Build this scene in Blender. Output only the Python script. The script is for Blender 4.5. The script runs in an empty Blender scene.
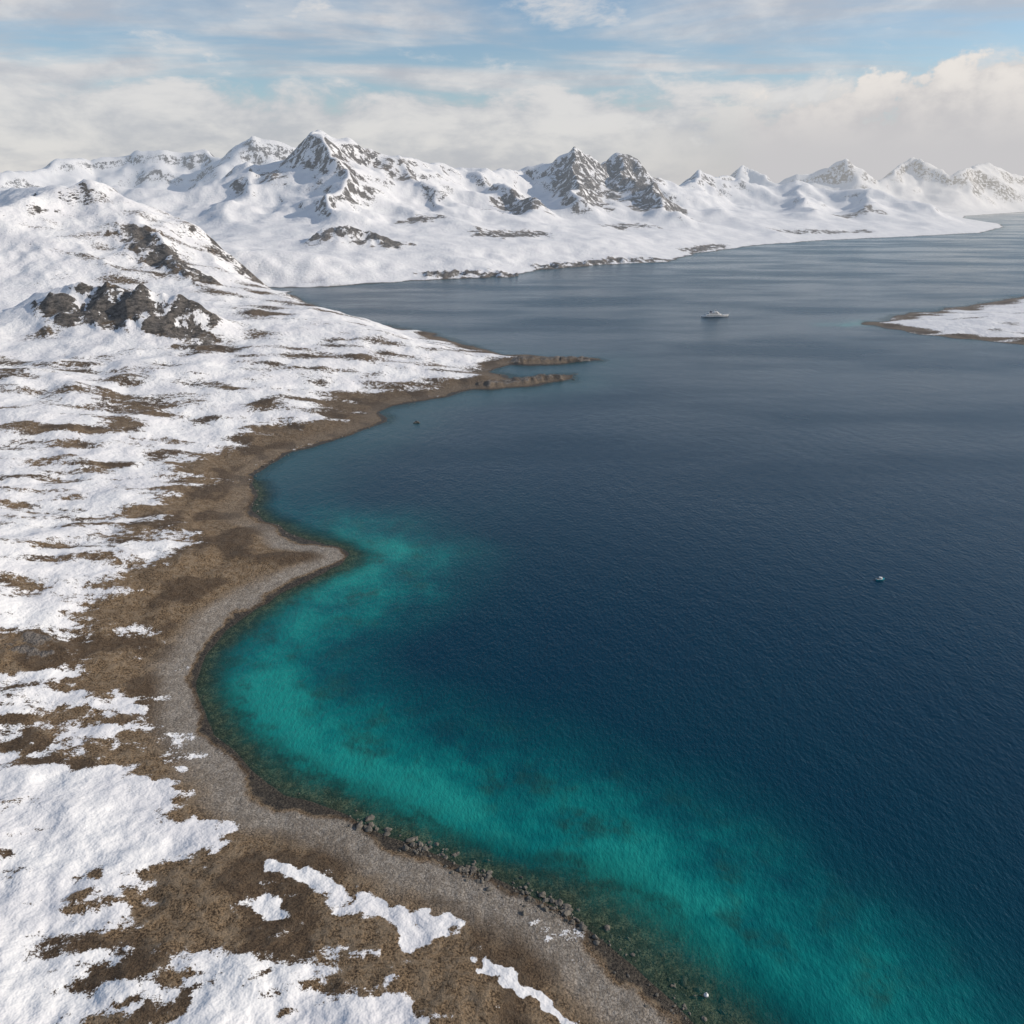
import bpy, math, random, time
import numpy as np
T0=time.time()
random.seed(4); rng=np.random.default_rng(7)
sc=bpy.context.scene
sc.view_settings.view_transform='Standard'; sc.view_settings.look='None'; sc.view_settings.exposure=0; sc.view_settings.gamma=1
F=np.float32
# ---------------------------------------------------------------- noise
_a=rng.random(1024)*2*np.pi; GX=np.cos(_a).astype(F); GY=np.sin(_a).astype(F); PM=rng.permutation(1024).astype(np.int32)
def perlin(x,y,seed=0):
    x=x+seed*17.37; y=y-seed*9.71
    xf=np.floor(x); yf=np.floor(y); xi=xf.astype(np.int32); yi=yf.astype(np.int32)
    fx=(x-xf).astype(F); fy=(y-yf).astype(F)
    u=fx*fx*fx*(fx*(fx*6-15)+10); v=fy*fy*fy*(fy*(fy*6-15)+10)
    x0=PM[xi&1023]; x1=PM[(xi+1)&1023]; y0=yi&1023; y1=(yi+1)&1023
    def d(xx,yy,dx,dy):
        h=PM[(xx+yy)&1023]; return GX[h]*dx+GY[h]*dy
    a=d(x0,y0,fx,fy); b=d(x1,y0,fx-1,fy); c=d(x0,y1,fx,fy-1); e=d(x1,y1,fx-1,fy-1)
    a=a+u*(b-a); c=c+u*(e-c)
    return (a+v*(c-a))*1.5
def sstep(a,b,x):
    t=np.clip((x-a)/(b-a),0,1); return t*t*(3-2*t)
def fbm(x,y,wl,octs,seed=0,gain=.5,cell=None,ridged=False):
    s=np.zeros_like(x); amp=1.; 
    for o in range(octs):
        n=perlin(x/wl,y/wl,seed+o*3)
        if ridged: n=1-2*np.abs(n)
        if cell is not None: n=n*sstep(1.5,4.,wl/cell)
        s+=amp*n; amp*=gain; wl*=.49
    return s
# ---------------------------------------------------------------- map (metres, x east, y north)
SH=[(80,50),(34.5,106.1),(28.1,114.2),(19.0,124.7),(10.8,132.5),(-2.8,139.4),(-17.4,147.5),(-27.9,153.3),(-41.9,161.8),(-59.4,169.2),(-73.1,179.1),(-88.2,194.5),(-98.1,209.3),(-104.0,223.1),(-106.9,238.4),(-105.6,255.4),(-99.0,270.4),(-86.9,291.4),(-75.8,307.2),(-72.3,318.3),(-80.0,327.8),(-98.6,339.0),(-120.4,358.2),(-134.4,376.7),(-131.8,392.4),(-143.8,410.8),(-144.6,436.1),(-138.7,464.2),(-117.9,495.7),(-99.2,519.0),(-88.0,544.2),(-93.4,566.0),(-70.3,595.6),(-34.0,635.0),(6.5,642.0),(51.1,671.8),(55.5,695.7),(24.5,691.5),(-1.7,679.6),(-17.8,704),(-6.4,730),(44.7,739),(86.2,753.2),(84.4,762.7),(46.3,767.8),(-11.8,782.9),(-43.9,837.3),(-93.6,919.6),(-145.4,963.3),(-221.3,1044.4),(-312.5,1205.5),(-360.8,1304.6),(-470,1360),(-304,1375),(-197.5,1454),(-113,1505),(-3.7,1541),(56.8,1682),(190,1797),(344.7,1874),(484,2152),(733,2479),(1032,2728),(1343,2913),(1770,3188),(2150,3700),(2339,4056),(2500,4700),(2844,5332),(3811,6334),(6000,6500),(9000,5500),(16000,3000),(40000,3000),(40000,40000),(-40000,40000),(-40000,-3000),(500,-3000),(420,-400),(180,-80)]
IS=[(423.7,970.6),(458.7,1010),(507,1062),(578,1099),(678.5,1171.6),(783,1253),(1000,1330),(1300,1300),(1400,1100),(1150,950),(800,860),(538.7,843),(494.8,867.4),(467.3,899.6),(443.8,948)]
def sdf(px,py,poly):
    best=np.full(px.shape,1e12,F); ins=np.zeros(px.shape,bool); n=len(poly)
    for i in range(n):
        ax,ay=poly[i]; bx,by=poly[(i+1)%n]; ex,ey=bx-ax,by-ay
        wx=px-ax; wy=py-ay
        t=np.clip((wx*ex+wy*ey)/(ex*ex+ey*ey),0,1)
        dx=wx-ex*t; dy=wy-ey*t
        np.minimum(best,dx*dx+dy*dy,out=best)
        if ay!=by:
            c=(ay>py)!=(by>py)
            ins^= c&(px<(ex*(py-ay)/(ey)+ax))
    d=np.sqrt(best); return np.where(ins,d,-d)
def segd(px,py,ax,ay,bx,by):
    ex,ey=bx-ax,by-ay; L=ex*ex+ey*ey
    if L<1e-6: return np.hypot(px-ax,py-ay),np.zeros_like(px)
    t=np.clip(((px-ax)*ex+(py-ay)*ey)/L,0,1)
    return np.hypot(px-ax-ex*t,py-ay-ey*t),t
RID=[
 ([(-800,900,126),(-571,950,130),(-553,1050,144),(-523,1080,152),(-459,1080,120),(-418,1120,74),(-361,1180,24)],200),
 ([(-523,1080,140),(-700,1300,155),(-1100,1700,135)],280),
 ([(-459,1060,108),(-406,950,94),(-345,900,58)],80),
 ([(-420,715,62),(-384,700,68),(-325,700,66),(-290,705,56),(-262,690,32)],60),
 ([(-380,1760,72),(-330,1740,74),(-270,1760,66)],90),
 ([(-1500,2300,150),(-900,2400,142),(-754,2500,208),(-640,2560,245),(-552,2600,314),(-470,2650,268),(-394,2700,238),(-274,2900,224),(-145,3000,212)],410),
 ([(-552,2600,304),(-490,2400,235),(-440,2200,160),(-400,2000,100)],200),
 ([(-394,2700,228),(-250,2450,150),(-130,2200,84)],190),
 ([(-754,2500,205),(-720,2250,135),(-640,2000,80)],200),
 ([(-145,3000,200),(9,2700,150),(60,2450,96)],180),
 ([(-145,3000,190),(68,3300,238),(212,3200,292),(300,3320,240),(402,3400,276),(470,3360,250),(547,3300,190),(700,3500,180),(871,4000,198)],280),
 ([(212,3200,278),(215,2950,195),(240,2700,114)],150),
 ([(402,3400,268),(440,3100,195),(500,2800,100)],160),
 ([(871,4000,200),(1404,4200,180),(1667,4000,148),(1811,3700,95),(1859,3400,30)],280),
 ([(1404,4200,172),(1250,3700,110),(1150,3300,60)],180),
 ([(871,4000,190),(800,3500,120),(760,3000,70)],180),
 ([(1667,4000,138),(1500,3500,70)],160),
 ([(-2900,3900,200),(-2365,4000,225),(-2126,4500,318),(-1860,4500,362),(-1606,4500,340),(-1420,4350,300),(-1256,4300,394),(-900,4500,300)],400),
 ([(871,4000,190),(1300,5500,220),(1700,6700,250),(1880,7000,338),(2000,6500,215),(2487,6500,376),(2700,6400,200),(3147,6800,398),(3288,6500,275),(3853,7000,358),(4273,7200,236),(4900,7600,330),(6500,8000,300),(9000,8500,350)],320),
]
def fields(x,y):
    x=x.astype(F); y=y.astype(F); r=np.hypot(x,y)+1; cell=r*.0055
    f={}
    wsc=np.clip(r/300,.35,3.5)
    wx=x+wsc*3.0*fbm(x,y,34.,3,11,cell=cell); wy=y+wsc*3.0*fbm(x,y,34.,3,29,cell=cell)
    d1=sdf(wx,wy,SH); d2=sdf(wx,wy,IS); d=np.maximum(d1,d2)
    d=d+sstep(300,900,r)*10*fbm(x,y,90.,3,41,cell=cell)*np.exp(-np.abs(d)/60)
    isl=d2>d1
    f['d']=d; L=np.maximum(d,0)
    base=.07*np.minimum(L,9)+ .13*np.maximum(L-9,0)
    base=40*(1-np.exp(-base/40))
    base=base+18*(1-np.exp(-L/500))
    base=base*np.where(isl,.30,1)
    inl=sstep(15,160,L)
    base=base+inl*np.where(isl,.3,1)*(7.5*fbm(x,y,130.,3,5,cell=cell)+3.2*fbm(x,y,38.,2,8,cell=cell))
    fine=sstep(6,40,L)*1.1*fbm(x,y,14.,3,9,cell=cell)+sstep(1,12,L)*.18*fbm(x,y,3.2,2,19,cell=cell)
    mw=sstep(150,900,r)
    far=sstep(1300,2200,r)
    ax=x+mw*(26+26*far)*fbm(x,y,260.,4,51,gain=.55,cell=cell); ay=y+mw*(26+26*far)*fbm(x,y,260.,4,61,gain=.55,cell=cell)
    acc=np.zeros_like(x)
    for pts,w in RID:
        m=np.zeros_like(x); sf=w*.03
        for (a,b) in zip(pts[:-1],pts[1:]):
            dd,t=segd(ax,ay,a[0],a[1],b[0],b[1]); hh=a[2]+(b[2]-a[2])*t
            dd=np.sqrt(dd*dd+sf*sf)-sf
            m=np.maximum(m,hh*np.exp(-dd/w))
        acc+=(m/100)**9
    m=100*acc**(1/9.)
    rg=fbm(x,y,320.,7,71,gain=.52,cell=cell,ridged=True)
    m=m*(1+.03*(rg-.9)*far)+ far*15*(rg-.9)*sstep(20,120,m)*(1-.5*sstep(220,300,m))
    m=m+ sstep(20,80,m)*(1-far)*4.5*(fbm(x,y,90.,5,77,gain=.55,cell=cell,ridged=True)-.4)
    tap=sstep(0,1,L/np.clip(90+.06*r,100,350))
    m=np.maximum(m*np.where(isl,0,tap),0); bp=np.maximum(base,0)
    h=(bp**3+m**3)**(1/3.)+np.minimum(base,0)+fine
    rock=np.zeros_like(x)
    for (a,b,c,e,rr,val) in ROCKS:
        dd,_=segd(x+rr*.6*fbm(x/rr*1.6,y/rr*1.6,1.,2,3),y+rr*.6*fbm(x/rr*1.6,y/rr*1.6,1.,2,6),a,b,c,e)
        rock=np.maximum(rock,val*(1-sstep(.3*rr,1.25*rr,dd)))
    cr=fbm(x,y,30.,4,91,gain=.6,cell=cell,ridged=True)
    h=h+rock*np.clip(r/700,.3,2.5)*4.2*(cr-.2)
    f['rock']=rock
    W=np.maximum(-d,0)
    h=np.where(d<0,-.09*W-.0022*np.minimum(W,60)**2 ,h)
    h=np.maximum(h,-25)+np.where(d<0,.25*sstep(0,6,W)*fbm(x,y,5.,3,15,cell=cell),0)
    f['h']=h
    mid=sstep(330,400,y)*(1-sstep(1000,1200,y))
    w0=10+ (1-sstep(330,420,y))*10-7*mid ; w1=74-14*mid-24*sstep(560,720,y)
    w0=np.where(y>1150,-4,w0); w1=np.where(y>1150,14,w1)
    w0=np.where(isl,4,w0); w1=np.where(isl,52,w1)
    s=sstep(w0,w1,L)
    s=.06-.26*(1-sstep(300,360,y))*(1-sstep(20,42,L))+.88*s-.27*(1-sstep(110,420,L))*(y<1150)*(1-isl)*sstep(200,300,y)
    for (a,b,c,e,rr,val) in PATCH:
        q=rr*.8+1.1; dd,_=segd(wx+q*fbm(x,y,8.,4,201,gain=.68,cell=cell),wy+q*fbm(x,y,8.,4,222,gain=.68,cell=cell),a,b,c,e); k=1-sstep(-.2*rr,2.0*rr,dd); s=s+(val-s)*k
    u_=.95*x+.3*y; v_=-.3*x+.95*y
    n=fbm(u_*.5,v_*1.3,22.,6,101,gain=.72,cell=cell)
    s=s+n*np.where(isl,.75,.50+.12*mid)*(1-.8*sstep(.85,1.0,s)*sstep(160,420,L))
    n3=fbm(u_*.35,v_*1.2,7.,3,171,gain=.7,cell=cell)
    s=s+.30*n3*(1-sstep(250,600,L))
    n2=fbm(u_,v_,120.,3,131,cell=cell)
    s=s+.22*n2*(1-sstep(200,700,L))
    f['snow']=s
    return f
ROCKS=[(-378,692,-285,700,27,1.),(-300,684,-265,670,18,.9),(-450,985,-385,925,20,.85),(-400,930,-330,890,16,.8),(-395,1745,-255,1750,46,.95),
 (212,3150,250,2850,90,.85),(400,3330,500,2950,140,.95),(-500,2480,-430,2300,30,.6),(-410,2650,-330,2560,50,.6),(-10,2620,60,2500,60,.9),(-150,1530,20,1570,26,.9),(60,1710,200,1830,24,.9),(230,1860,350,1910,24,.8),(450,2160,600,2380,26,.8),(900,2830,1250,3000,40,.7),(1250,3450,1500,3550,60,.6),(-165,230,-158,228,9,.55),(-60,2000,60,2100,50,.8),(-250,2100,-180,2150,40,.7),(300,2500,420,2600,50,.7),(-120,2480,-80,2440,50,.7),(-700,2450,-640,2350,40,.5),(-20,650,40,680,8,.6),(0,745,70,757,7,.6)]
PATCH=[(-60,150,-20,128,12,-.2),(-20,128,18,108,13,-.38),(-110,165,-95,160,10,.88),(-100,150,-78,153,7,.9),(-67,128,-70,109,9,-.15),(-76,138,-67,128,5,-.15),(-94,129,-92,130,4,-.2),(-56,142,-40,135,1.9,1.2),(-36,132,-15,124,2.6,1.4),(-55,131,-53,130,2.2,1.3),(-5.5,116,12,106,1.4,1.4),(-45,100,-26,98,9,.95),(-110,110,-100,100,14,.95),(-118,150,-104,140,18,.92),(-165,230,-160,226,9,-.1),(-145,203,-122,196,11,.9),(-136,180,-134,179,5,-.1),(-140,250,-122,235,12,.2),(-104,190,-100,184,7,-.1)]
# ---------------------------------------------------------------- sheets
def grid(nr,na,r0,r1,a):
    r=np.exp(np.linspace(np.log(r0),np.log(r1),nr)); th=np.linspace(-a,a,na)
    R,TH=np.meshgrid(r,th,indexing='ij'); return (R*np.sin(TH)).ravel(),(R*np.cos(TH)).ravel()
def sheet(name,nr,na,x,y,z,attrs,mat):
    me=bpy.data.meshes.new(name); me.vertices.add(nr*na)
    co=np.empty((nr*na,3),F); co[:,0]=x; co[:,1]=y; co[:,2]=z; me.vertices.foreach_set('co',co.ravel())
    i=np.arange(nr-1)[:,None]*na+np.arange(na-1)[None,:]
    q=np.stack([i,i+1,i+na+1,i+na],-1).reshape(-1,4)[:,::-1]
    nf=len(q); me.loops.add(nf*4); me.loops.foreach_set('vertex_index',q.ravel().astype(np.int32))
    me.polygons.add(nf); me.polygons.foreach_set('loop_start',np.arange(0,nf*4,4,dtype=np.int32)); me.polygons.foreach_set('loop_total',np.full(nf,4,np.int32))
    me.polygons.foreach_set('use_smooth',np.ones(nf,bool))
    me.update(calc_edges=True)
    for k,v in attrs.items():
        a=me.attributes.new(k,'FLOAT','POINT'); a.data.foreach_set('value',v.astype(F))
    ob=bpy.data.objects.new(name,me); sc.collection.objects.link(ob); me.materials.append(mat); return ob
# ---------------------------------------------------------------- node helper
class N:
    def __init__(s,nt): s.nt=nt; nt.nodes.clear()
    def n(s,t,**k):
        nd=s.nt.nodes.new(t)
        for a,b in k.items():
            if a.startswith('_'): setattr(nd,a[1:],b)
        return nd
    def set(s,sock,v):
        if isinstance(v,bpy.types.NodeSocket): s.nt.links.new(v,sock)
        else: sock.default_value=v
    def math(s,op,a,b=0,c=0,clamp=False):
        nd=s.n('ShaderNodeMath',_operation=op,_use_clamp=clamp); s.set(nd.inputs[0],a); s.set(nd.inputs[1],b)
        if op in('MULTIPLY_ADD',): s.set(nd.inputs[2],c)
        return nd.outputs[0]
    def mr(s,v,a,b,c=0.,d=1.,smooth=True):
        nd=s.n('ShaderNodeMapRange'); nd.interpolation_type='SMOOTHSTEP' if smooth else 'LINEAR'
        for i,q in enumerate((v,a,b,c,d)): s.set(nd.inputs[i],q)
        return nd.outputs[0]
    def noise(s,vec,scale,detail=4,rough=.5,dist=0.,out=0):
        nd=s.n('ShaderNodeTexNoise'); s.set(nd.inputs['Vector'],vec); nd.inputs['Scale'].default_value=scale; nd.inputs['Detail'].default_value=detail; nd.inputs['Roughness'].default_value=rough; nd.inputs['Distortion'].default_value=dist
        return nd.outputs[out]
    def mix(s,f,a,b):
        nd=s.n('ShaderNodeMix',_data_type='RGBA'); s.set(nd.inputs[0],f)
        for i,q in((6,a),(7,b)):
            if isinstance(q,tuple): q=(*q[:3],1)
            s.set(nd.inputs[i],q)
        return nd.outputs[2]
    def attr(s,name): return s.n('ShaderNodeAttribute',_attribute_name=name).outputs['Fac']
    def map(s,vec,sc=(1,1,1),rot=(0,0,0)):
        nd=s.n('ShaderNodeMapping'); s.set(nd.inputs[0],vec); nd.inputs['Scale'].default_value=sc; nd.inputs['Rotation'].default_value=rot; return nd.outputs[0]
    def bump(s,h,st,dist,nrm=None):
        nd=s.n('ShaderNodeBump'); nd.inputs['Strength'].default_value=st; nd.inputs['Distance'].default_value=dist; s.set(nd.inputs['Height'],h)
        if nrm is not None: s.set(nd.inputs['Normal'],nrm)
        return nd.outputs[0]
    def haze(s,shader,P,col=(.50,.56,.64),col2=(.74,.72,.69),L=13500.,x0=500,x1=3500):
        # hazy air painted onto surfaces as emission, growing with distance from world origin
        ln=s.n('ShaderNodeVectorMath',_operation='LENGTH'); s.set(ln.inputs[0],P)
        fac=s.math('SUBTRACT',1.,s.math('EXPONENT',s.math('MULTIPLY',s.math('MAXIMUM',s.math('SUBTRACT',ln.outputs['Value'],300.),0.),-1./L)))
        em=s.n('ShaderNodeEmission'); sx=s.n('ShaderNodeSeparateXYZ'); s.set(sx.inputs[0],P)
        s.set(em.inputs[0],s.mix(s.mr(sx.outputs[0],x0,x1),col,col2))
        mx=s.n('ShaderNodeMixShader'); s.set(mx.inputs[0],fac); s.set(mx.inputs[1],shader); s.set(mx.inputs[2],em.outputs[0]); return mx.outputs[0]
def mat(name):
    m=bpy.data.materials.new(name); m.use_nodes=True
    try: m.cycles.emission_sampling='NONE'
    except Exception as e: print(e)
    return m,N(m.node_tree)
# terrain material
mt,k=mat('snow_heath_ground')
geo=k.n('ShaderNodeNewGeometry'); P=geo.outputs['Position']
sep=k.n('ShaderNodeSeparateXYZ'); k.set(sep.inputs[0],P); Z=sep.outputs[2]
sepn=k.n('ShaderNodeSeparateXYZ'); k.set(sepn.inputs[0],geo.outputs['Normal']); NZ=sepn.outputs[2]
d=k.attr('d'); snow=k.attr('snow'); rock=k.attr('rock'); nl=k.attr('nl')
nf=k.noise(P,1.9,4,.75); nm=k.noise(P,.35,4,.70)
brown=k.mix(k.mr(nf,.38,.62),(.042,.027,.016),(.28,.195,.115))
brown=k.mix(k.mr(nm,.44,.62,0,.65),brown,(.28,.215,.145))
brown=k.mix(k.mr(nl,.5,.75,0,.65),brown,(.06,.040,.026))
brown=k.mix(k.mr(sep.outputs[1],380,600,0,.45),brown,(.05,.038,.028))
gravel=k.mix(k.mr(nf,.35,.65),(.17,.145,.115),(.42,.375,.32))
gravel=k.mix(k.mr(nm,.4,.65,0,.5),gravel,(.13,.105,.08))
dn=k.math('ADD',d,k.mr(nl,0,1,-2.5,2.5,False)); dn=k.math('ADD',dn,k.mr(nm,0,1,-2.2,2.2,False))
near=k.mr(sep.outputs[1],325,370,1,.15)
gm=k.math('MULTIPLY',k.math('MULTIPLY',k.mr(dn,3,5.),k.mr(dn,9,18,1,0)),near)
col=k.mix(gm,brown,gravel)
wet=k.mr(dn,1.8,3.4,1,0)
col=k.mix(k.math('MULTIPLY',wet,.92),col,k.mix(k.mr(nf,.4,.65),(.015,.013,.011),(.085,.072,.055)))
rn=k.noise(k.map(P,(1,1,2.5)),.16,5,.75)
rcol=k.mix(k.mr(rn,.35,.65),(.045,.040,.036),(.25,.22,.19))
steep=k.mr(k.math('ADD',NZ,k.mr(rn,.3,.7,-.09,.09,False)),.83,.74)
steep=k.math('MULTIPLY',steep,k.mr(d,20,110))
rk=k.math('MAXIMUM',k.mr(k.math('ADD',rock,k.mr(rn,.2,.8,-.5,.5,False)),.35,.6),steep)
col=k.mix(rk,col,rcol)
sv=k.math('ADD',snow,k.mr(nm,.2,.8,-.44,.44,False)); sv=k.math('ADD',sv,k.mr(nf,.2,.8,-.30,.30,False))
rsn=k.noise(k.map(P,(1,1,.6)),.045,6,.70)
sv=k.math('SUBTRACT',sv,k.math('MULTIPLY',rock,k.mr(rsn,.38,.57,0,1.6)))
sv=k.math('SUBTRACT',sv,k.math('MULTIPLY',steep,k.mr(rsn,.42,.58,.0,1.3)))
sm=k.mr(sv,.41,.55); sm=k.math('MULTIPLY',sm,k.mr(dn,2,5))
sc_=k.mix(nl,(.74,.73,.73),(.84,.83,.81))
col=k.mix(sm,col,sc_)
uw=k.mr(Z,.12,-.25)
sb=k.mix(k.mr(nf,.38,.62),(.035,.03,.02),(.28,.24,.16)); sb=k.mix(k.mr(nm,.4,.6,0,.75),sb,(.03,.032,.022)); sb=k.mix(k.mr(Z,-.7,-4.),sb,(.01,.09,.08))  # deeper seabed coloured green, light absorption underwater painted into base colour
col=k.mix(uw,col,sb)
bgr=k.bump(k.math('ADD',k.math('MULTIPLY',nf,.4),nm),1.,1.1)
bsn=k.bump(k.noise(P,.14,4,.6),.6,2.8)
brk=k.bump(rn,1.,7.)
def vmix(f,a,b):
    nd=k.n('ShaderNodeMix',_data_type='VECTOR'); k.set(nd.inputs[0],f); k.set(nd.inputs[4],a); k.set(nd.inputs[5],b); return nd.outputs[1]
nr_=vmix(rk,bgr,brk); nr_=vmix(sm,nr_,bsn)
b=k.n('ShaderNodeBsdfPrincipled'); k.set(b.inputs['Base Color'],col); k.set(b.inputs['Roughness'],k.mr(wet,0,1,.85,.5)); k.set(b.inputs['Normal'],nr_); b.inputs['Specular IOR Level'].default_value=.2
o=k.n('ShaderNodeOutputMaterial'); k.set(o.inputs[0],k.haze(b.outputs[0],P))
# water material
mw_,k=mat('sea_water')
geo=k.n('ShaderNodeNewGeometry'); P=geo.outputs['Position']
sh=k.attr('shal'); al=k.attr('clear'); gr=k.attr('greyish'); wd=k.attr('weed')
n2=k.noise(P,.16,5,.7)
shv=k.math('ADD',sh,k.math('MULTIPLY',k.mr(sh,.15,.5),k.mr(n2,.25,.75,-.14,.14,False)))
rp=k.n('ShaderNodeValToRGB'); k.set(rp.inputs[0],shv); cr=rp.color_ramp; cr.elements[0].position=0; cr.elements[0].color=(.0004,.027,.055,1); cr.elements[1].position=1; cr.elements[1].color=(.012,.26,.225,1)
for pos,c in((.12,(.0004,.035,.060)),(.3,(.0006,.058,.078)),(.52,(.001,.095,.108)),(.78,(.003,.17,.162))):
    e=cr.elements.new(pos); e.color=(*c,1)
colw=k.mix(gr,rp.outputs[0],(.035,.105,.115))
colw=k.mix(k.math('MULTIPLY',wd,k.mr(n2,.35,.6)),colw,(.012,.055,.050))
w1=k.noise(k.map(P,(1,.5,1),(0,0,.5)),.8,3,.65); w2=k.noise(k.map(P,(1,.6,1),(0,0,.9)),.16,2,.5)
hh=k.math('ADD',k.math('MULTIPLY',w1,.6),k.math('MULTIPLY',w2,.5))
bw=k.bump(hh,.65,.9)
gust=k.noise(k.map(P,(.5,1.4,1),(0,0,.2)),.006,3,.6)
b=k.n('ShaderNodeBsdfPrincipled'); k.set(b.inputs['Base Color'],colw); k.set(b.inputs['Normal'],bw); b.inputs['IOR'].default_value=1.33; k.set(b.inputs['Roughness'],k.mr(gust,.35,.65,.10,.28)); b.inputs['Specular IOR Level'].default_value=.36; b.inputs['Specular Tint'].default_value=(.72,.94,1,1)
tr=k.n('ShaderNodeBsdfTransparent'); tr.inputs[0].default_value=(.72,.82,.76,1)
mx=k.n('ShaderNodeMixShader'); k.set(mx.inputs[0],al); k.set(mx.inputs[1],b.outputs[0]); k.set(mx.inputs[2],tr.outputs[0])
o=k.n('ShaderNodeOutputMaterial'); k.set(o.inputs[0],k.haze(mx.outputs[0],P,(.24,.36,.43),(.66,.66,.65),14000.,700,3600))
# ---------------------------------------------------------------- build
NR,NA=980,1180
x,y=grid(NR,NA,45,14000,math.radians(60)); f=fields(x,y)
xf=x.astype(F); yf=y.astype(F)
nlv=np.clip(.5+.8*fbm(xf,yf,26.,3,301),0,1)
sheet('coastal_mountain_terrain',NR,NA,x,y,f['h'],{'d':f['d'],'snow':f['snow'],'rock':f['rock'],'nl':nlv},mt)
MR_,MA=480,600
x,y=grid(MR_,MA,45,14000,math.radians(60)); x=x.astype(F); y=y.astype(F)
r=np.hypot(x,y); wsc=np.clip(r/300,.35,3.5)
wx=x+wsc*3.0*fbm(x,y,34.,3,11); wy=y+wsc*3.0*fbm(x,y,34.,3,29)
dw=-np.maximum(sdf(wx,wy,SH),sdf(wx,wy,IS))
nearb=1-sstep(320,400,y)
Wd=np.where(y<400,78,40)+16*perlin(x/45,y/45,2)
shal=np.clip(1-dw/Wd,0,1)
shal=np.where(y<400,.66*sstep(0,.85,shal),shal*.8)*(.25+.75*nearb)
for (a,bb,c,e,rr,v) in [(-75,285,-60,322,15,.18),(-45,172,-25,163,13,.42),(60,128,90,118,26,.10),(25,143,45,135,13,.14),(385,975,425,985,22,.6),(-82,215,-58,185,15,.28)]:
    dd,_=segd(wx,wy,a,bb,c,e); shal=shal+v*np.exp(-(dd/rr)**2)
shal=shal+.20*fbm(x,y,26.,4,401,gain=.6)*sstep(.05,.4,shal)
shal=shal+.13*(1-sstep(30,150,dw+25*fbm(x,y,70.,3,441)))*(1-sstep(380,560,y))
shal=np.clip(shal,0,1)
cw=15+14*sstep(0,30,x)*(y<150)
clear=.9*(1-sstep(.5,cw,dw))
clear=np.where(y>420,.4*(1-sstep(1,10,dw)),clear)
greyish=.5*(1-sstep(10,75,dw))*sstep(380,430,y)*(1-sstep(600,900,y))
weed=nearb*np.clip(.55*(1-sstep(5,20,dw))+.7*sstep(.05,.6,fbm(x,y,15.,4,431))*(1-sstep(25,70,dw)),0,.7)
ws=sheet('sea_water',MR_,MA,x,y,np.zeros_like(x),{'shal':shal,'clear':clear,'greyish':greyish,'weed':weed},mw_)
# ---------------------------------------------------------------- boulders
import bmesh
def simplemat(name,c,rough=.6,metal=0,noise=None):
    m,k=mat(name); b=k.n('ShaderNodeBsdfPrincipled'); b.inputs['Roughness'].default_value=rough; b.inputs['Metallic'].default_value=metal
    g=k.n('ShaderNodeNewGeometry')
    n=k.noise(g.outputs['Position'],noise or 1.2,4,.6); c2=tuple(q*.6 for q in c)
    k.set(b.inputs['Base Color'],k.mix(k.mr(n,.35,.65),c2,c))
    o=k.n('ShaderNodeOutputMaterial'); k.set(o.inputs[0],b.outputs[0]); return m
bm=bmesh.new(); bmesh.ops.create_icosphere(bm,subdivisions=2,radius=1); bv=np.array([v.co for v in bm.verts]); bf=np.array([[v.index for v in q.verts] for q in bm.faces]); bm.free()
cand=[]
def along(i0,i1,n,lo,hi,smin,smax):
    pts=SH[i0:i1+1]
    for _ in range(n):
        j=rng.integers(0,len(pts)-1); t=rng.random(); a=pts[j]; b_=pts[j+1]
        ex,ey=b_[0]-a[0],b_[1]-a[1]; L=math.hypot(ex,ey); nx,ny=ey/L,-ex/L
        off=rng.normal()*(hi-lo)*.3+(hi+lo)/2; s=smin+(smax-smin)*rng.random()**5
        cx,cy=a[0]+ex*t+nx*off,a[1]+ey*t+ny*off
        if float(perlin(np.array([cx/7.],F),np.array([cy/7.],F),5)[0])<-.05 and rng.random()<.85: continue
        cand.append((cx,cy,s))
along(5,8,620,-2.4,3.0,.18,1.0); along(3,5,340,-2.5,3.4,.15,.9); along(1,3,200,-2,7,.12,.6); along(1,13,500,-3,5,.08,.3); along(13,19,60,-2,2,.12,.35); along(20,34,260,-2,3,.25,.9); along(35,46,160,-2,3,.4,1.4)
for _ in range(90):
    cand.append((rng.uniform(35,75),rng.uniform(105,132),.2+.7*rng.random()**3))
cand=np.array(cand); fh=fields(cand[:,0],cand[:,1])['h']
V=[];Fc=[];off=0
for (cx,cy,s),z in zip(cand,fh):
    sx,sy,sz=s*rng.uniform(.6,1.4),s*rng.uniform(.6,1.2),s*rng.uniform(.4,.8); a=rng.random()*6.28
    jit=1+.2*np.sin(bv@rng.normal(size=3)*2.3+rng.random()*6)+.13*np.sin(bv@rng.normal(size=3)*4+rng.random()*6)+.06*rng.normal(size=len(bv))
    q=bv*jit[:,None]*np.array([sx,sy,sz]); q=np.stack([q[:,0]*math.cos(a)-q[:,1]*math.sin(a),q[:,0]*math.sin(a)+q[:,1]*math.cos(a),q[:,2]],1)+np.array([cx,cy,z+.1*s])
    V.append(q);Fc.append(bf+off);off+=len(bv)
V=np.concatenate(V);Fc=np.concatenate(Fc)
me=bpy.data.meshes.new('shore_boulders'); me.from_pydata(V.tolist(),[],Fc.tolist()); me.materials.append(simplemat('boulder_rock',(.17,.15,.12),.8,noise=.5)); ob=bpy.data.objects.new('shore_boulders',me); sc.collection.objects.link(ob)
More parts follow.
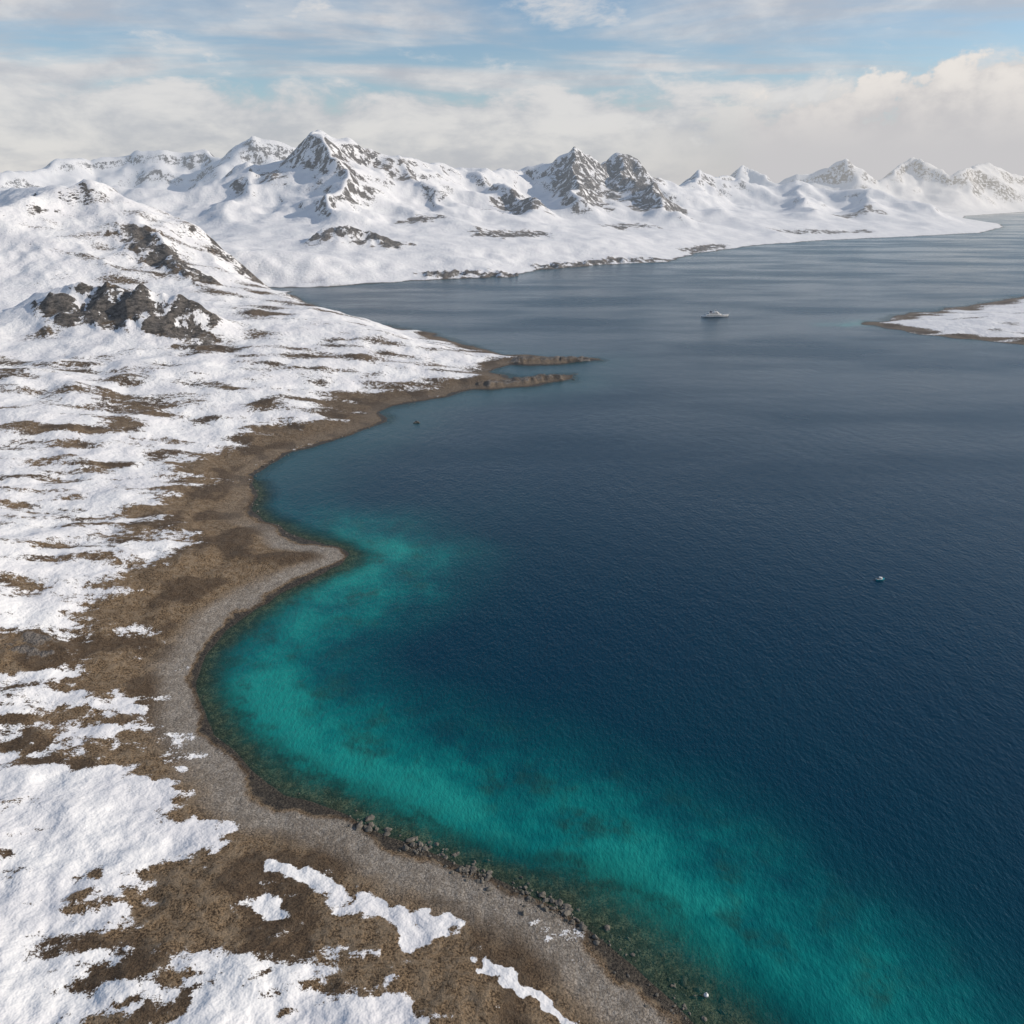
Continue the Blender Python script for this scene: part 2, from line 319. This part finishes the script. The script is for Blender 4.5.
# ---------------------------------------------------------------- vessels
white=simplemat('white_hull_paint',(.82,.82,.80),.35); glass=simplemat('dark_glass',(.02,.025,.03),.1); navy=simplemat('waterline_paint',(.03,.05,.10),.4); teal=simplemat('teal_hull_paint',(.03,.35,.42),.35); grey=simplemat('grey_metal',(.4,.4,.42),.4,.5); wood=simplemat('deck_wood',(.35,.25,.16),.6)
def mesh(name,vs,fs,m,parent,bevel=0):
    me=bpy.data.meshes.new(name); me.from_pydata(vs,[],fs); bmq=bmesh.new(); bmq.from_mesh(me); bmesh.ops.recalc_face_normals(bmq,faces=bmq.faces); bmq.to_mesh(me); bmq.free()
    ob=bpy.data.objects.new(name,me); sc.collection.objects.link(ob); me.materials.append(m); ob.parent=parent
    if bevel: md=ob.modifiers.new('b','BEVEL'); md.width=bevel; md.segments=2
    return ob
def hull(name,L,B,Dp,sheer,m,parent,draft=.6,z0=None):
    st=12; vs=[];fs=[]; ring=7
    for i in range(st+1):
        t=i/st; xx=-L/2+L*t; w=B/2*(1-max(0,(t-.55)/.45)**2.2)*(0.9+.1*min(1,t*6)); w=max(w,.03); top=Dp+sheer*max(0,t-.4)**2*2.5
        rk=L*.06*max(0,t-.7)/.3
        prof=[(-1,top),(-.93,top*.45),(-.72,-draft*.4),(0,-draft),(.72,-draft*.4),(.93,top*.45),(1,top)]
        for (a,z) in prof: vs.append((xx+rk*(z+draft)/(top+draft),a*w,z))
    for i in range(st):
        for j in range(ring-1):
            a=i*ring+j; fs.append((a,a+1,a+ring+1,a+ring))
        fs.append((i*ring,(i+1)*ring,(i+1)*ring+ring-1,i*ring+ring-1))
    fs.append(tuple(range(ring))); fs.append(tuple(st*ring+j for j in range(ring)))
    return mesh(name,vs,fs,m,parent)
def deck(name,x0,x1,w,z0,z1,m,parent,rake=.6,bevel=.1,nose=.5):
    o=[(x0,-w/2),(x1-w*nose,-w/2),(x1,-w*.22),(x1,w*.22),(x1-w*nose,w/2),(x0,w/2)]
    vs=[(a,b_,z0) for a,b_ in o]+[(a-(rake if a>x0+.1 else 0),b_*.96,z1) for a,b_ in o]; n=len(o)
    fs=[tuple(range(n))[::-1],tuple(range(n,2*n))]+[(i,(i+1)%n,n+(i+1)%n,n+i) for i in range(n)]
    return mesh(name,vs,fs,m,parent,bevel)
def empty(name,loc,rz):
    e=bpy.data.objects.new(name,None); sc.collection.objects.link(e); e.location=loc; e.rotation_euler=(0,0,rz); return e
E=empty('expedition_ship',(259,1036,0),math.radians(12)); E.scale=(.95,.95,.75)
hull('hull',37,8,2.6,2.,white,E,1.2); hull('boot_stripe',36.6,7.7,.35,0,navy,E,1.1)
deck('main_deckhouse',-14,9.5,6.8,2.5,5.0,white,E,1.0); deck('main_windows',-13,9.75,6.86,3.3,4.1,glass,E,.35,0)
deck('upper_deckhouse',-10,6,5.8,5.0,7.2,white,E,1.0); deck('upper_windows',-9,6.2,5.9,5.8,6.5,glass,E,.3,0)
deck('bridge',-2,4.2,4.8,7.2,9.0,white,E,.8); deck('bridge_windows',-1,4.3,4.88,7.9,8.6,glass,E,.35,0)
deck('funnel',-7.5,-4.5,2.0,7.2,10.2,navy,E,.6)
deck('mast',-.2,.3,.4,9.0,13.5,grey,E,.1,0); deck('radar_bar',-.4,.5,2.6,11.6,11.9,grey,E,.05,0)
deck('foredeck',9,15.5,3.2,2.9,3.3,wood,E,.1,0); deck('foremast',13,13.3,.3,3.2,6.8,grey,E,.05,0)
E=empty('motorboat',(152.7,295.9,0),math.radians(8)); E.scale=(.8,.8,.8)
hull('hull',4.6,1.8,.75,.25,teal,E,.3); deck('gunwale',-2.1,1.3,1.65,.74,.84,white,E,.1,.02); deck('cockpit',-1.9,-.3,1.25,.845,.87,wood,E,0,0)
deck('cabin',-.4,1.2,1.3,.84,1.55,white,E,.35,.04); deck('cabin_windows',-.3,1.14,1.34,1.12,1.4,glass,E,.16,0); deck('outboard_motor',-2.6,-2.25,.4,.1,1.1,grey,E,.05,.03); deck('cabin_roof',-.5,1.0,1.42,1.55,1.62,white,E,.05,.01)
E=empty('mooring_buoy',(39,112,0),0)
bmq=bmesh.new(); bmesh.ops.create_uvsphere(bmq,u_segments=20,v_segments=12,radius=.5); bmesh.ops.create_cone(bmq,cap_ends=True,segments=16,radius1=.28,radius2=.12,depth=.35,matrix=__import__('mathutils').Matrix.Translation((0,0,.58)))
me=bpy.data.meshes.new('float'); bmq.to_mesh(me); bmq.free(); ob=bpy.data.objects.new('float',me); sc.collection.objects.link(ob); ob.parent=E; me.materials.append(white)
bmq=bmesh.new(); bmesh.ops.create_cone(bmq,cap_ends=True,segments=20,radius1=.52,radius2=.52,depth=.12); me=bpy.data.meshes.new('band'); bmq.to_mesh(me); bmq.free(); ob=bpy.data.objects.new('band',me); sc.collection.objects.link(ob); ob.parent=E; me.materials.append(navy)
V=bv*(1+.2*np.sin(bv@np.array([2.,1.3,.7])*2)+.06*rng.normal(size=len(bv)))[:,None]*np.array([2.2,1.4,1.1])
me=bpy.data.meshes.new('sea_rock'); me.from_pydata(V.tolist(),[],bf.tolist()); ob=bpy.data.objects.new('sea_rock',me); ob.location=(-66,536.6,.2); sc.collection.objects.link(ob); me.materials.append(bpy.data.materials['boulder_rock'])
# ---------------------------------------------------------------- light
EL,AZ=math.radians(25),math.radians(88)   # azimuth clockwise from +Y
w=bpy.data.worlds.new('World'); sc.world=w; w.use_nodes=True; k=N(w.node_tree)
try: w.cycles.sampling_method='MANUAL'; w.cycles.sample_map_resolution=256
except Exception as e: print(e)
sky=k.n('ShaderNodeTexSky'); sky.sky_type='NISHITA'; sky.sun_disc=False; sky.sun_elevation=EL; sky.sun_rotation=AZ; sky.altitude=100; sky.dust_density=.6; sky.ozone_density=2.5
bg=k.n('ShaderNodeBackground'); k.set(bg.inputs[0],sky.outputs[0]); bg.inputs[1].default_value=.12
tc=k.n('ShaderNodeTexCoord'); D=tc.outputs['Generated']; s3=k.n('ShaderNodeSeparateXYZ'); k.set(s3.inputs[0],D); X,Y,Zs=s3.outputs
zz=k.math('ADD',k.math('MAXIMUM',Zs,0.),.07)
cb=k.n('ShaderNodeCombineXYZ'); k.set(cb.inputs[0],k.math('DIVIDE',X,zz)); k.set(cb.inputs[1],k.math('DIVIDE',Y,zz))
c1=k.noise(k.map(cb.outputs[0],(.55,1,1),(0,0,.15)),.75,6,.55,.4)
m1=k.mr(c1,.43,.64)
m1=k.math('MULTIPLY',m1,k.mr(Zs,.22,.5,1,.1))
hz=k.mr(Zs,.03,.15,1,0)
c2=k.noise(k.map(D,(1,1,2.6)),9,6,.6,.2)
m1=k.math('MAXIMUM',m1,k.mr(k.math('ADD',c2,k.math('MULTIPLY',hz,.40)),.52,.74))
az=k.math('DIVIDE',X,k.math('MAXIMUM',Y,.05))
top=k.mr(az,-.1,.62,.03,.135,False)
c3=k.noise(k.map(D,(1,1,1.5)),16,6,.58)
cm=k.mr(k.math('SUBTRACT',k.math('ADD',top,k.mr(c3,.25,.75,-.045,.045,False)),Zs),-.004,.016)
cm=k.math('MULTIPLY',cm,k.mr(az,.05,.3))
shade=k.mr(c3,.35,.65,.0,1.); low=k.mr(Zs,.03,.12)
cc=k.mix(k.math('MULTIPLY',shade,1.),(.56,.55,.56),(.82,.78,.74)); cc=k.mix(low,(.58,.57,.58),cc)
thin=k.mix(k.mr(c2,.35,.65),(.50,.51,.55),(.74,.72,.71))
ccol=k.mix(cm,thin,cc); cmask=k.math('MAXIMUM',k.math('MULTIPLY',m1,.9),cm)
bg2=k.n('ShaderNodeBackground'); k.set(bg2.inputs[0],ccol); bg2.inputs[1].default_value=1.
ms=k.n('ShaderNodeMixShader'); k.set(ms.inputs[0],cmask); k.set(ms.inputs[1],bg.outputs[0]); k.set(ms.inputs[2],bg2.outputs[0])
o=k.n('ShaderNodeOutputWorld'); k.set(o.inputs[0],ms.outputs[0])
su=bpy.data.lights.new('sun','SUN'); su.energy=3.9; su.angle=math.radians(.5); su.color=(1,.905,.79)
so=bpy.data.objects.new('sun',su); sc.collection.objects.link(so)
from mathutils import Vector
dv=Vector((math.sin(AZ)*math.cos(EL),math.cos(AZ)*math.cos(EL),math.sin(EL))); so.rotation_euler=dv.to_track_quat('Z','Y').to_euler()
# ---------------------------------------------------------------- camera
cam=bpy.data.cameras.new('camera'); cam.lens=28; cam.sensor_width=36; cam.clip_end=60000; cam.clip_start=1
co=bpy.data.objects.new('camera',cam); sc.collection.objects.link(co); co.location=(0,0,150); co.rotation_euler=(math.radians(68),0,0); sc.camera=co
print('script time',time.time()-T0)
